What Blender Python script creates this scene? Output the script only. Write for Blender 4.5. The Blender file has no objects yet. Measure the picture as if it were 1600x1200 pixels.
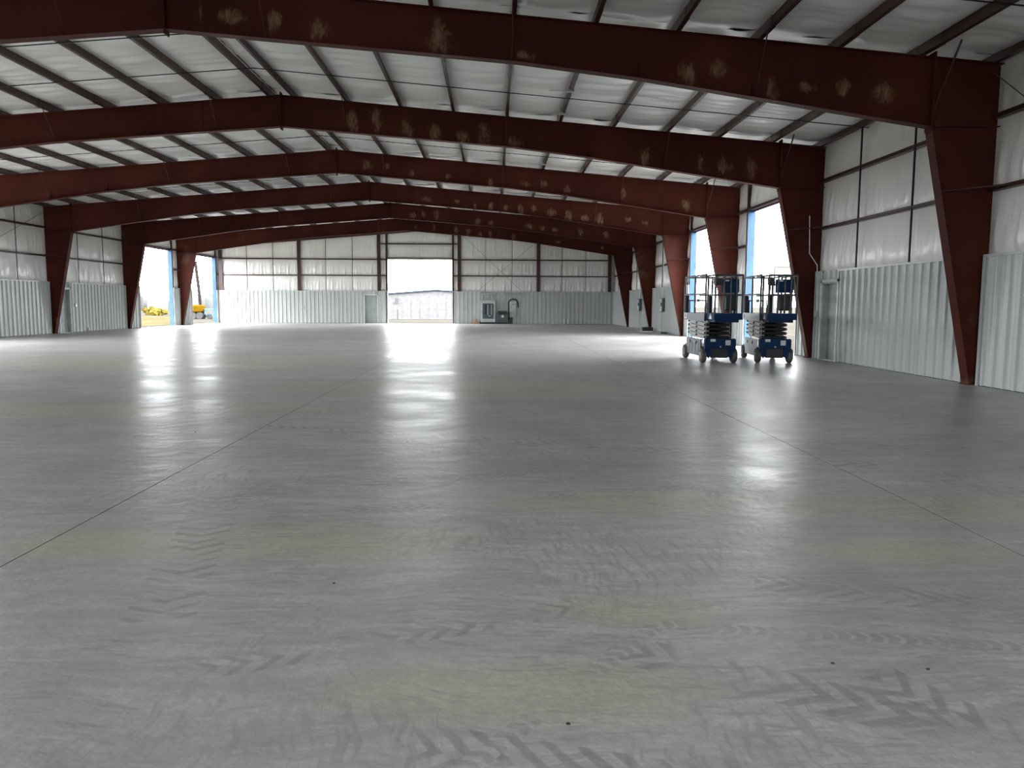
import bpy, bmesh, math, random
from mathutils import Vector, Matrix, noise
random.seed(7)
PI = math.pi
S = bpy.context.scene
C = S.collection

# ------------------------------------------------------------ camera
F1Y, BAY = 14.76, 7.685
def FY(k): return F1Y + BAY * (k - 1)
YE = 60.54                     # plane of the far gable sheeting
YB = FY(-1) - BAY              # gable behind the camera
XW = 15.24                     # half width at the column's outer flange
yaw, pitch, roll = 0.0233, 0.1013, 0.0047
cam_d = bpy.data.cameras.new('camera'); cam = bpy.data.objects.new('camera', cam_d); C.objects.link(cam)
f = Vector((math.sin(yaw) * math.cos(pitch), math.cos(yaw) * math.cos(pitch), -math.sin(pitch)))
r = Vector((math.cos(yaw), -math.sin(yaw), 0)); u = r.cross(f)
r2 = r * math.cos(roll) + u * math.sin(roll); u2 = -r * math.sin(roll) + u * math.cos(roll)
M = Matrix((r2, u2, -f)).transposed().to_4x4(); M.translation = Vector((5.882, 0, 1.488))
cam.matrix_world = M
cam_d.sensor_width = 36; cam_d.lens = 1225.34 / 1600 * 36; cam_d.clip_end = 3000; cam_d.clip_start = 0.05
S.camera = cam

# ------------------------------------------------------------ sky and exposure
w = bpy.data.worlds.new('overcast_sky'); S.world = w; w.use_nodes = True
nt = w.node_tree; nt.nodes.clear()
out = nt.nodes.new('ShaderNodeOutputWorld'); bg = nt.nodes.new('ShaderNodeBackground')
tc = nt.nodes.new('ShaderNodeTexCoord'); sx = nt.nodes.new('ShaderNodeSeparateXYZ'); cr = nt.nodes.new('ShaderNodeValToRGB')
nt.links.new(tc.outputs['Generated'], sx.inputs[0]); nt.links.new(sx.outputs['Z'], cr.inputs[0])
cr.color_ramp.elements[0].position = 0.0; cr.color_ramp.elements[0].color = (0.93, 0.96, 1.0, 1)
cr.color_ramp.elements[1].position = 0.8; cr.color_ramp.elements[1].color = (1.0, 1.0, 1.0, 1)
nt.links.new(cr.outputs[0], bg.inputs[0]); nt.links.new(bg.outputs[0], out.inputs[0])
bg.inputs[1].default_value = 18.0
S.view_settings.view_transform = 'Standard'; S.view_settings.look = 'None'
S.view_settings.exposure = 0.14; S.view_settings.gamma = 1.0; S.view_settings.use_curve_mapping = False
S.cycles.max_bounces = 14; S.cycles.diffuse_bounces = 8; S.cycles.glossy_bounces = 4
S.cycles.use_denoising = True; S.cycles.sample_clamp_indirect = 6.0
S.cycles.filter_width = 1.15; S.cycles.caustics_reflective = False; S.cycles.caustics_refractive = False

# openings: (wall, u0, u1); every one 4.88 m high; some out of view are added to light the hall
OPEN = {'right': [(23.62, 28.60), (31.95, 36.86)],
        'left': [(-7.5, -2.5), (15.4, 20.3), (23.3, 29.4), (47.10, 52.00), (55.12, 60.02)],  # rearmost two unseen, added for daylight; middle one inferred from the lit third frame
        'end': [(-2.22, 2.70)], 'front': [(3.0, 7.9)]}  # front opening is unseen, added to light the near floor
OH = 4.88

# light portals in all openings, seen and added: they add no light, they only steer Cycles' sampling of the sky
def portal(loc, rot, sx_, sy_):
    l = bpy.data.lights.new('sky_portal', 'AREA'); l.shape = 'RECTANGLE'; l.size = sx_; l.size_y = sy_
    l.cycles.is_portal = True
    o = bpy.data.objects.new('sky_portal', l); C.objects.link(o); o.location = loc; o.rotation_euler = rot
for wl, lst in OPEN.items():
    for a, b in lst:
        if wl == 'right': portal((XW + .05, (a + b) / 2, OH / 2), (PI / 2, 0, PI / 2), b - a, OH)
        if wl == 'left': portal((-XW - .05, (a + b) / 2, OH / 2), (PI / 2, 0, -PI / 2), b - a, OH)
        if wl == 'end': portal(((a + b) / 2, YE + .05, OH / 2), (PI / 2, 0, PI), b - a, OH)
        if wl == 'front': portal(((a + b) / 2, YB - .05, OH / 2), (PI / 2, 0, 0), b - a, OH)

# ------------------------------------------------------------ node helpers
class N:
    def __init__(s, name):
        s.m = bpy.data.materials.new(name); s.m.use_nodes = True; s.t = s.m.node_tree
        s.b = s.t.nodes['Principled BSDF']; s.x = 0
    def n(s, typ, **kw):
        o = s.t.nodes.new(typ)
        for k, v in kw.items(): setattr(o, k, v)
        return o
    def l(s, a, b): s.t.links.new(a, b)
    def val(s, v, sock):
        if isinstance(v, (int, float)): sock.default_value = v
        elif isinstance(v, (tuple, list)): sock.default_value = v
        else: s.l(v, sock)
    def math(s, op, a, b=0.0, c=None, clamp=False):
        o = s.n('ShaderNodeMath', operation=op, use_clamp=clamp)
        s.val(a, o.inputs[0]); s.val(b, o.inputs[1])
        if c is not None: s.val(c, o.inputs[2])
        return o.outputs[0]
    def noise(s, vec, scale, detail=4, rough=.55, dist=0.0):
        o = s.n('ShaderNodeTexNoise'); s.l(vec, o.inputs['Vector'])
        o.inputs['Scale'].default_value = scale; o.inputs['Detail'].default_value = detail
        o.inputs['Roughness'].default_value = rough; o.inputs['Distortion'].default_value = dist
        return o.outputs['Fac']
    def mapping(s, vec, scale=(1, 1, 1), rot=(0, 0, 0), loc=(0, 0, 0)):
        o = s.n('ShaderNodeMapping'); s.l(vec, o.inputs[0]); o.inputs['Scale'].default_value = scale
        o.inputs['Rotation'].default_value = rot; o.inputs['Location'].default_value = loc
        return o.outputs[0]
    def step(s, v, a, b):
        o = s.n('ShaderNodeMapRange', interpolation_type='SMOOTHSTEP'); s.l(v, o.inputs[0])
        o.inputs[1].default_value = a; o.inputs[2].default_value = b; return o.outputs[0]
    def mix(s, fac, a, b):
        o = s.n('ShaderNodeMix', data_type='RGBA'); s.val(fac, o.inputs[0])
        s.val(a, o.inputs[6]); s.val(b, o.inputs[7]); return o.outputs[2]
    def coord(s, k='Object'): return s.n('ShaderNodeTexCoord').outputs[k]
    def pos(s): return s.n('ShaderNodeNewGeometry').outputs['Position']
    def xyz(s, v):
        o = s.n('ShaderNodeSeparateXYZ'); s.l(v, o.inputs[0]); return o.outputs
    def bump(s, h, strength, dist=.01):
        o = s.n('ShaderNodeBump'); s.l(h, o.inputs['Height']); o.inputs['Strength'].default_value = strength
        o.inputs['Distance'].default_value = dist; s.l(o.outputs[0], s.b.inputs['Normal'])
    def set(s, **kw):
        for k, v in kw.items(): s.val(v, s.b.inputs[k.replace('_', ' ')])
        return s
def c4(*a): return (*a, 1.0)

def simple(name, col, rough=.5, metal=0.0, var=.12, scale=3.0):
    m = N(name); v = m.noise(m.pos(), scale)
    a = tuple(x * (1 - var) for x in col) + (1,); b = tuple(min(1, x * (1 + var)) for x in col) + (1,)
    m.set(Base_Color=m.mix(m.step(v, .3, .7), a, b), Roughness=rough, Metallic=metal)
    return m.m

# ------------------------------------------------------------ materials
def concrete():
    m = N('trowelled_concrete'); p = m.pos(); X, Y, Z = m.xyz(p)
    big = m.noise(p, .35, 5, .6); mid = m.noise(p, 1.6, 6, .65, .6); fine = m.noise(p, 22, 5, .7)
    warp = m.n('ShaderNodeVectorMath', operation='ADD')
    wn = m.n('ShaderNodeTexNoise'); m.l(p, wn.inputs['Vector']); wn.inputs['Scale'].default_value = .9; wn.inputs['Detail'].default_value = 3
    sc = m.n('ShaderNodeVectorMath', operation='SCALE'); m.l(wn.outputs['Color'], sc.inputs[0]); sc.inputs[3].default_value = .45
    m.l(p, warp.inputs[0]); m.l(sc.outputs[0], warp.inputs[1]); wp = warp.outputs[0]
    # trowel and scuff strokes in several directions
    s1 = m.noise(m.mapping(wp, (3.2, 20, 1), (0, 0, .25)), 1.5, 4, .62)
    s2 = m.noise(m.mapping(wp, (19, 3.4, 1), (0, 0, .5)), 1.4, 4, .62)
    s3 = m.noise(m.mapping(wp, (3.4, 24, 1), (0, 0, -.7)), 1.7, 4, .62)
    g1 = m.step(m.noise(p, .8, 3), .42, .60); g2 = m.step(m.noise(m.mapping(p, loc=(7, 3, 0)), .7, 3), .45, .62); g3 = m.step(m.noise(m.mapping(p, loc=(1, 9, 0)), .75, 3), .44, .62)
    smear = m.math('MULTIPLY', m.math('MULTIPLY', m.step(s1, .48, .64), .62), g1)
    smear = m.math('MAXIMUM', smear, m.math('MULTIPLY', m.math('MULTIPLY', m.step(s2, .48, .64), .55), g2))
    smear = m.math('MAXIMUM', smear, m.math('MULTIPLY', m.math('MULTIPLY', m.step(s3, .48, .64), .58), g3))
    streak = m.noise(m.mapping(wp, (1.5, 9, 1), (0, 0, .1)), .9, 5, .7)
    base = m.mix(m.step(big, .32, .68), c4(.52, .525, .50), c4(.68, .685, .655))
    base = m.mix(m.math('MULTIPLY', m.step(mid, .35, .7), .35), base, c4(.66, .665, .64))
    base = m.mix(m.math('MULTIPLY', m.step(streak, .36, .62), .45), base, c4(.34, .345, .335))
    # yellowish cure stains: wide soft patches at their own places
    def blob(cx, cy, rx, ry, rot=0.0):
        v = m.mapping(p, (1, 1, 0), (0, 0, 0), (-cx, -cy, 0)); v = m.mapping(v, (1 / rx, 1 / ry, 0), (0, 0, 0))
        ln = m.n('ShaderNodeVectorMath', operation='LENGTH'); m.l(v, ln.inputs[0])
        return m.math('SUBTRACT', 1.0, m.step(m.math('ADD', ln.outputs['Value'], m.math('MULTIPLY', mid, .9)), .9, 1.55))
    yb = None
    for a in [(4.7, 4.85, 1.5, .5), (7.6, 5.75, 2.0, .42), (9.4, 5.6, 1.2, .5), (3.4, 4.8, .7, .4), (6.6, 3.7, .5, .25), (8.4, 4.6, .8, .3),
              (5.0, 14.0, 3.5, 1.6), (-2, 20, 5, 3), (1, 11, 3, 1), (6.0, 2.9, .9, .3)]:
        bb = blob(*a); yb = bb if yb is None else m.math('MAXIMUM', yb, bb)
    base = m.mix(m.math('MULTIPLY', yb, .6), base, c4(.60, .57, .43))
    base = m.mix(smear, base, c4(.31, .315, .305))
    darkb = None
    for a in [(9.9, 8.1, 2.2, .55), (4.7, 6.5, 1.2, .25), (6.8, 7.2, 1.5, .4), (4.1, 6.2, .6, .3), (11.5, 8.6, 1.6, .4)]:
        bb = blob(*a); darkb = bb if darkb is None else m.math('MAXIMUM', darkb, bb)
    base = m.mix(m.math('MULTIPLY', m.math('MULTIPLY', darkb, .5), m.step(s1, .35, .6)), base, c4(.30, .305, .31))
    # tyre tracks: (x0, y0, x1, y1, half width, lugs per metre, slant, dark or pale)
    tr = None; pale = None
    for (x0, y0, x1, y1, hw, k, sl, kind) in [(3.75, 6.1, 4.3, 3.6, .17, 7.0, 1.2, 0), (3.9, 5.85, 6.5, 7.05, .13, 9, 3.0, 0), (4.3, 5.4, 8.2, 6.6, .12, 9, 3.0, 0),
            (4.6, 3.05, 6.3, 3.75, .10, 8, 2.0, 0), (5.65, 2.2, 6.65, 3.52, .045, 14, 1.0, 1), (6.65, 3.52, 8.6, 3.2, .05, 14, 1.0, 1),
            (7.3, 4.1, 8.3, 3.75, .14, 8, 2.4, 0), (5.3, 2.6, 7.0, 2.1, .16, 8, 2.0, 0), (6.4, 3.3, 7.6, 2.55, .14, 7, 2.0, 0), (7.4, 3.0, 7.9, 2.0, .15, 7, 2.0, 0),
            (3.0, 9.5, 9.5, 7.2, .2, 6, 2.0, 0)]:
        dx, dy = x1 - x0, y1 - y0; L = math.hypot(dx, dy); ux, uy = dx / L, dy / L
        wx, wy = X, Y
        ax = m.math('SUBTRACT', wx, x0); ay = m.math('SUBTRACT', wy, y0)
        al = m.math('ADD', m.math('MULTIPLY', ax, ux), m.math('MULTIPLY', ay, uy))
        ac = m.math('ABSOLUTE', m.math('ADD', m.math('MULTIPLY', ax, -uy), m.math('MULTIPLY', ay, ux)))
        inside = m.math('MULTIPLY', m.math('LESS_THAN', ac, hw), m.math('MULTIPLY', m.math('GREATER_THAN', al, 0.0), m.math('LESS_THAN', al, L)))
        ph = m.math('MULTIPLY', m.math('ADD', al, m.math('MULTIPLY', ac, sl * .5)), k * 2 * PI)
        lug = m.step(m.math('ADD', m.math('SINE', ph), m.math('MULTIPLY', m.math('SUBTRACT', mid, .5), 3.0)), .0, .7)
        t = m.math('MULTIPLY', inside, lug)
        if kind: pale = t if pale is None else m.math('MAXIMUM', pale, t); t = m.math('MULTIPLY', inside, .6)
        tr = t if tr is None else m.math('MAXIMUM', tr, t)
    wear = m.step(m.noise(p, 2.3, 4), .38, .58)
    base = m.mix(m.math('MULTIPLY', m.math('MULTIPLY', tr, .55), wear), base, c4(.24, .24, .235))
    if pale is not None: base = m.mix(m.math('MULTIPLY', m.math('MULTIPLY', pale, .45), wear), base, c4(.75, .75, .72))
    spk = m.step(m.noise(p, 60, 3, .8), .68, .75)
    base = m.mix(m.math('MULTIPLY', m.math('MULTIPLY', spk, m.step(big, .45, .6)), .55), base, c4(.16, .16, .16))
    base = m.mix(m.math('MULTIPLY', m.step(fine, .38, .62), .34), base, c4(.37, .37, .36))
    pol = m.math('MULTIPLY', m.step(m.noise(p, 1.1, 3, .5), .25, .75), m.step(m.noise(p, .25, 2), .3, .65))
    rg = m.math('SUBTRACT', .41, m.math('MULTIPLY', pol, .125))
    m.set(Base_Color=base, Roughness=rg); m.b.inputs['IOR'].default_value = 1.45
    m.b.inputs['Specular IOR Level'].default_value = .34
    wav = m.noise(p, 4.5, 4, .6)
    hh = m.math('ADD', m.math('MULTIPLY', wav, 1.0), m.math('MULTIPLY', fine, .05))
    m.bump(hh, .36, .02)
    return m.m

def primer():
    """red oxide primer; scuffed tan patches where rain and mud dried on the webs before erection"""
    m = N('red_oxide_primer'); p = m.pos(); X, Y, Z = m.xyz(p)
    v = m.noise(p, .5, 5); v2 = m.noise(p, 3.0, 5, .65)
    col = m.mix(m.step(v, .3, .7), c4(.058, .014, .010), c4(.092, .024, .016))
    # patches every 1.5 m along the right rafters at mid web
    s = m.math('ADD', m.math('DIVIDE', X, .745), m.math('MULTIPLY', Y, .13))
    cell = m.math('FLOOR', s); fr = m.math('SUBTRACT', m.math('SUBTRACT', s, cell), .5)
    wn = m.n('ShaderNodeTexWhiteNoise', noise_dimensions='2D'); cb = m.n('ShaderNodeCombineXYZ')
    m.l(cell, cb.inputs[0]); m.l(m.math('FLOOR', m.math('DIVIDE', Y, 5)), cb.inputs[1]); m.l(cb.outputs[0], wn.inputs['Vector'])
    mid = m.math('SUBTRACT', 6.72, m.math('MULTIPLY', X, .105))
    sz = m.n('ShaderNodeSeparateXYZ'); m.l(wn.outputs['Color'], sz.inputs[0])
    mid = m.math('ADD', mid, m.math('MULTIPLY', m.math('SUBTRACT', sz.outputs[1], .5), .22))
    dz = m.math('DIVIDE', m.math('SUBTRACT', Z, mid), m.math('ADD', .10, m.math('MULTIPLY', sz.outputs[2], .22)))
    dx = m.math('DIVIDE', m.math('ADD', fr, m.math('MULTIPLY', m.math('SUBTRACT', sz.outputs[1], .5), .3)), m.math('ADD', .08, m.math('MULTIPLY', sz.outputs[0], .2)))
    d = m.math('ADD', m.math('SQRT', m.math('ADD', m.math('MULTIPLY', dx, dx), m.math('MULTIPLY', dz, dz))), m.math('MULTIPLY', m.math('SUBTRACT', m.noise(m.mapping(p, (1, 1, .5)), 5, 5, .7), .5), 3.4))
    pt = m.math('SUBTRACT', 1.0, m.step(d, .35, 1.15))
    on = m.math('MULTIPLY', m.math('GREATER_THAN', wn.outputs['Value'], .35), m.math('GREATER_THAN', X, .6))
    on = m.math('MULTIPLY', on, m.math('LESS_THAN', X, 13.3))
    up = m.math('GREATER_THAN', Z, 4.7)
    on = m.math('MULTIPLY', on, up)
    tex = m.step(m.noise(m.mapping(p, (1, 1, .35)), 11, 5, .75), .25, .75)
    fac = m.math('MULTIPLY', m.math('MULTIPLY', pt, on), m.math('MULTIPLY', tex, .62))
    col = m.mix(fac, col, c4(.42, .31, .18))
    # soft mud film on a few columns
    mud = m.math('MULTIPLY', m.step(m.noise(p, .45, 4, .6, .5), .58, .72), m.math('LESS_THAN', Z, 6.2))
    mud = m.math('MULTIPLY', mud, m.math('GREATER_THAN', m.math('ABSOLUTE', X), 13.9))
    col = m.mix(m.math('MULTIPLY', mud, .55), col, c4(.16, .115, .07))
    m.set(Base_Color=col, Roughness=m.math('ADD', .42, m.math('MULTIPLY', v2, .2)))
    m.b.inputs['Specular IOR Level'].default_value = .08
    return m.m

def primer_plain():
    m = N('red_oxide_secondary'); v = m.noise(m.pos(), 1.4, 4)
    m.set(Base_Color=m.mix(m.step(v, .3, .7), c4(.036, .011, .009), c4(.062, .020, .016)), Roughness=.42); return m.m

def vinyl(name, a, b):
    m = N(name); v = m.noise(m.pos(), .6, 4)
    m.set(Base_Color=m.mix(m.step(v, .3, .7), a, b), Roughness=.285)
    m.b.inputs['Specular IOR Level'].default_value = .8
    m.bump(m.noise(m.mapping(m.coord(), (.8, 5.5, 1) if 'roof' in name else (6.5, 1, .5)), 1.3, 4, .6, .6), .28, .035)
    return m.m
def corrug(name, col):
    m = N(name); X, Y, Z = m.xyz(m.pos())
    v = m.noise(m.mapping(m.pos(), (1, 1, .25)), 2.0, 4)
    a = tuple(x * .93 for x in col) + (1,)
    m.set(Base_Color=m.mix(m.step(v, .3, .7), a, c4(*col)), Roughness=.33, Metallic=.0)
    m.b.inputs['Specular IOR Level'].default_value = .6
    return m.m

MAT = dict(
    concrete=concrete(), primer=primer(), red=primer_plain(),
    roofvinyl=vinyl('white_roof_vinyl', c4(.84, .845, .83), c4(.90, .905, .89)),
    wallvinyl=vinyl('white_wall_vinyl', c4(.83, .825, .80), c4(.90, .89, .865)),
    liner=corrug('white_liner_sheet', (.49, .515, .51)),
    sheet=simple('galvanised_roof_sheet', (.55, .56, .57), .4),
    blue=simple('blue_trim_paint', (.060, .122, .215), .45),
    liftblue=simple('lift_blue_paint', (.002, .024, .085), .6),
    liftdark=simple('lift_dark_blue', (.004, .013, .026), .45),
    armgrey=simple('lift_arm_grey', (.26, .26, .25), .45),
    covergrey=simple('lift_cover_grey', (.065, .085, .11), .45),
    decal=simple('pale_decal', (.62, .64, .64), .5),
    rubber=simple('tyre_rubber', (.09, .085, .07), .8),
    black=simple('black_steel', (.012, .012, .014), .5),
    rail=simple('rail_dark_steel', (.05, .055, .07), .4),
    door=simple('grey_door_paint', (.36, .40, .38), .45),
    frame=simple('white_frame_paint', (.66, .69, .68), .4),
    chrome=simple('brushed_steel', (.5, .5, .5), .3, .8),
    galv=simple('galvanised_conduit', (.58, .59, .59), .35, .2),
    box=simple('grey_enclosure', (.38, .43, .44), .45),
    boxlight=simple('light_grey_enclosure', (.50, .56, .56), .45),
    dark=simple('dark_grey_enclosure', (.07, .085, .095), .5),
    wood=simple('bare_wood', (.45, .27, .12), .7),
    cable=simple('steel_cable', (.16, .13, .12), .4, .5),
    bldg=simple('outside_white_sheet', (.108, .109, .111), .5),
    roofblue=simple('outside_roof_trim', (.035, .05, .075), .5),
    ground=simple('outside_gravel', (.044, .042, .036), .9, 0, .15, .3),
    bank=simple('outside_tan_bank', (.062, .046, .026), .9, 0, .2, .4),
    leaf=simple('autumn_leaves', (.085, .064, .014), .8, 0, .4, 1.5),
    leafg=simple('dry_green_leaves', (.04, .038, .025), .8, 0, .4, 1.5),
    hill=simple('hazy_hill', (.078, .084, .092), .9, 0, .05, .01),  # distance haze is put into this pale colour
    pole=simple('weathered_pole', (.020, .017, .015), .8),
    outgrey=simple('outside_grey_metal', (.030, .030, .031), .6),
    yellow=simple('yellow_machine_paint', (.08, .045, .003), .5),
)

MAT['joint'] = simple('joint_sealant', (.03, .03, .028), .9)
MAT['liftblue'].node_tree.nodes['Principled BSDF'].inputs['Specular IOR Level'].default_value = .2
for k_ in ('joint', 'ground', 'bank', 'leaf', 'leafg', 'hill', 'bldg', 'roofblue', 'pole', 'yellow'):
    MAT[k_].node_tree.nodes['Principled BSDF'].inputs['Specular IOR Level'].default_value = 0.0
MAT['blue'].node_tree.nodes['Principled BSDF'].inputs['Specular IOR Level'].default_value = .15

# ------------------------------------------------------------ mesh helpers
class MB:
    def __init__(s): s.v = []; s.f = []; s.sm = []
    def add(s, vs, fs, smooth=False):
        n = len(s.v); s.v += [tuple(x) for x in vs]; s.f += [tuple(n + i for i in q) for q in fs]; s.sm += [smooth] * len(fs); return s
    def box(s, x0, x1, y0, y1, z0, z1):
        vs = [(x, y, z) for z in (z0, z1) for y in (y0, y1) for x in (x0, x1)]
        return s.add(vs, [(0, 2, 3, 1), (4, 5, 7, 6), (0, 1, 5, 4), (2, 6, 7, 3), (0, 4, 6, 2), (1, 3, 7, 5)])
    def bbox(s, x0, x1, y0, y1, z0, z1, b=.01):
        """box with chamfered vertical and horizontal edges"""
        bm = bmesh.new(); bmesh.ops.create_cube(bm, size=1)
        bmesh.ops.scale(bm, vec=(x1 - x0, y1 - y0, z1 - z0), verts=bm.verts)
        bmesh.ops.bevel(bm, geom=list(bm.edges), offset=b, segments=1, affect='EDGES')
        cx, cy, cz = (x0 + x1) / 2, (y0 + y1) / 2, (z0 + z1) / 2
        s.add([(v.co.x + cx, v.co.y + cy, v.co.z + cz) for v in bm.verts], [[v.index for v in fc.verts] for fc in bm.faces]); bm.free(); return s
    def prism(s, poly, t0, t1, axis='y'):
        """polygon in the (a, b) plane swept along the axis"""
        n = len(poly)
        def P(a, b, t): return (a, t, b) if axis == 'y' else ((t, a, b) if axis == 'x' else (a, b, t))
        vs = [P(a, b, t0) for a, b in poly] + [P(a, b, t1) for a, b in poly]
        fs = [tuple(range(n)), tuple(range(2 * n - 1, n - 1, -1))] + [(i, n + i, n + (i + 1) % n, (i + 1) % n) for i in range(n)]
        return s.add(vs, fs)
    def tube(s, pts, rad, n=8, cap=True):
        pts = [Vector(p) for p in pts]; rings = []
        for i, p in enumerate(pts):
            d = (pts[min(i + 1, len(pts) - 1)] - pts[max(i - 1, 0)]).normalized()
            a = d.orthogonal().normalized() if i == 0 else (rings[-1][1] - d * rings[-1][1].dot(d)).normalized()
            b = d.cross(a); rings.append((p, a, b))
        vs = []
        for p, a, b in rings:
            vs += [p + (a * math.cos(2 * PI * k / n) + b * math.sin(2 * PI * k / n)) * rad for k in range(n)]
        fs = [(i * n + k, i * n + (k + 1) % n, (i + 1) * n + (k + 1) % n, (i + 1) * n + k) for i in range(len(pts) - 1) for k in range(n)]
        s.add(vs, fs, True)
        if cap: s.add(vs[:n], [tuple(range(n - 1, -1, -1))]); s.add(vs[-n:], [tuple(range(n))])
        return s
    def disc(s, c, axis, rad, half, n=20, bev=.0):
        c = Vector(c); d = Vector(axis).normalized(); a = d.orthogonal().normalized(); b = d.cross(a)
        prof = [(-half, rad - bev), (-half + bev, rad), (half - bev, rad), (half, rad - bev)] if bev else [(-half, rad), (half, rad)]
        vs = [c + d * t + (a * math.cos(2 * PI * k / n) + b * math.sin(2 * PI * k / n)) * q for t, q in prof for k in range(n)]
        m_ = len(prof)
        fs = [(i * n + k, i * n + (k + 1) % n, (i + 1) * n + (k + 1) % n, (i + 1) * n + k) for i in range(m_ - 1) for k in range(n)]
        fs += [tuple(range(n - 1, -1, -1)), tuple(range((m_ - 1) * n, m_ * n))]
        return s.add(vs, fs)
    def mesh(s, name):
        me = bpy.data.meshes.new(name); me.from_pydata(s.v, [], s.f)
        me.polygons.foreach_set('use_smooth', s.sm); me.update()
        bm = bmesh.new(); bm.from_mesh(me); bmesh.ops.recalc_face_normals(bm, faces=bm.faces); bm.to_mesh(me); bm.free()
        return me
def add(name, me, mat=None, parent=None, loc=(0, 0, 0), rot=(0, 0, 0)):
    if isinstance(me, MB): me = me.mesh(name)
    if mat and not me.materials: me.materials.append(MAT[mat])
    o = bpy.data.objects.new(name, me); C.objects.link(o); o.parent = parent; o.location = loc; o.rotation_euler = rot
    return o
def thing(name, label, cat, loc=(0, 0, 0), rotz=0, group=None):
    o = bpy.data.objects.new(name, None); C.objects.link(o); o.location = loc; o.rotation_euler = (0, 0, rotz)
    o.empty_display_size = .2
    return tag(o, label, cat, group)
def tag(o, label, cat, group=None):
    o['label'] = label; o['category'] = cat
    if group: o['group'] = group
    return o
def struct(name, me, mat, label, parent=None):
    o = add(name, me, mat, parent); o['kind'] = 'structure'; o['label'] = label; o['category'] = name.split('_')[0]
    return o

# ------------------------------------------------------------ floor and ground
fl = struct('floor', MB().box(-15.27, 15.27, YB, YE, -.3, -.028), 'concrete', 'wide grey concrete floor of the hall, scuffed with tyre tracks')
for x0, x1 in [(-15.27, 3.095), (3.104, 9.058), (9.067, 15.27)]:
    add('slab', MB().box(x0, x1, YB, YE + .05, -.026, 0), 'concrete', fl)
for x in (3.0995, 9.0625): add('joint_sealant', MB().box(x - .0045, x + .0045, YB, YE, -.026, -.0015), 'joint', fl)
gd = struct('ground', MB().box(-500, 500, -200, 700, -1.2, -.31), 'ground', 'pale gravel ground outside the hall')
gd['category'] = 'ground'
# apron round the building, just under floor level
add('gravel_apron', MB().box(-17, -15.3, YB - 5, 75, -.3, -.04).box(15.3, 30, YB - 5, 75, -.3, -.04).box(-15.3, 15.3, YE + .06, 75, -.3, -.04), 'ground', gd)

# ------------------------------------------------------------ ceiling
SL = 1 / 12.0
def top(x): return 7.18 - abs(x) * SL         # top flange of the frames
roof = MB()
for s in (1, -1):
    zo, zi = 7.44, 7.44 - 15.5 * SL
    roof.prism([(0, zo), (s * 15.5, zi), (s * 15.5, zi + .05), (0, zo + .05)], YB - .1, YE + .1)
ceil = struct('ceiling', roof, 'sheet', 'low gabled roof over the hall, white insulation between red purlins')

PX = [.29, 1.77, 3.25, 4.72, 6.20, 7.68, 9.17, 10.67, 12.14, 13.66]
PXs = sorted(PX + [-x for x in PX])
def purlin_mesh(L, flip):
    """Z section: web, upper flange, lower flange with lip; lapped, doubled ends over the frames"""
    m = MB(); s = -1 if flip else 1
    m.box(-.006, .006, 0, L, 0, .2); m.box(min(0, s * .066), max(0, s * .066), 0, L, 0, .006); m.box(min(0, -s * .066), max(0, -s * .066), 0, L, .194, .2)
    m.box(min(s * .06, s * .066), max(s * .06, s * .066), 0, L, 0, .022)
    for a, b in ((0, .75), (L - .75, L)):
        m.box(-.014, .014, a, b, .004, .19); m.box(min(0, s * .073), max(0, s * .073), a, b, -.007, .0)
    return m.mesh('purlin')
L0 = BAY - .01
pm = {(fl_, L_): purlin_mesh(L_, fl_) for fl_ in (0, 1) for L_ in (L0, YE - FY(6) - .05)}
BAYS = [0, 1, 2, 3, 4, 5, 6]
for k in BAYS:
    y0 = FY(k); L = L0 if k < 6 else YE - FY(6) - .05
    for x in PXs:
        add('purlin', pm[(0 if x > 0 else 1, L)], 'red', ceil, (x, y0 + .005, top(x) + .004), (0, math.atan(SL) * (1 if x > 0 else -1), 0))
# roof vinyl: sagging quilts between purlins, fine cross wrinkles
def quilt(wd, L, seed, nu=14, nv=96, sag=.08):
    vs = []; fs = []
    for j in range(nv + 1):
        v = j / nv
        # tied up at the two bridging lines
        tie = 1 - .35 * max(math.exp(-((v - 1 / 3) / .02) ** 2), math.exp(-((v - 2 / 3) / .02) ** 2)) - .55 * math.exp(-(v / .03) ** 2) - .55 * math.exp(-((1 - v) / .03) ** 2)
        for i in range(nu + 1):
            uu = i / nu; e = math.sin(PI * uu) ** .85
            w1 = noise.noise(Vector((uu * 1.3 + seed * 7, v * L * 1.5, seed))) * .035
            w2 = noise.noise(Vector((uu * 1.2 + seed * 3 + (uu - .5) ** 2 * 1.2, (v * L + .25 * math.sin(PI * uu)) * 4.6, seed + 9))) * .045
            w3 = abs(noise.noise(Vector((uu * .8 + seed, (v * L + .3 * math.sin(PI * uu)) * 2.6, seed + 21)))) * .06
            vs.append(((uu - .5) * wd, v * L, -e * (sag * tie + w1 + w2 + w3)))
    for j in range(nv):
        for i in range(nu):
            a = j * (nu + 1) + i; fs.append((a, a + 1, a + nu + 2, a + nu + 1))
    m = MB(); m.add(vs, fs, True); return m.mesh('insulation_quilt')
gaps = sorted(set([round(b - a, 2) for a, b in zip(PXs[:-1], PXs[1:])]))
edges = [-15.2] + PXs + [15.2]
qc = {}
for k in BAYS:
    y0 = FY(k); L = L0 if k < 6 else YE - FY(6) - .05
    for a, b in zip(edges[:-1], edges[1:]):
        wd = round((b - a), 1); var = random.randint(0, 3); key = (wd, round(L, 1), var)
        if key not in qc: qc[key] = quilt(wd + .02, L, var + wd * 10 + k * .1, sag=.075 if wd > 1 else .03)
        x = (a + b) / 2
        ang = 0 if wd < 1 else math.atan(SL) * (1 if x > 0 else -1)
        add('insulation_quilt', qc[key], 'roofvinyl', ceil, (x, y0 + .005, top(x) + .195), (0, ang, 0))
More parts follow.
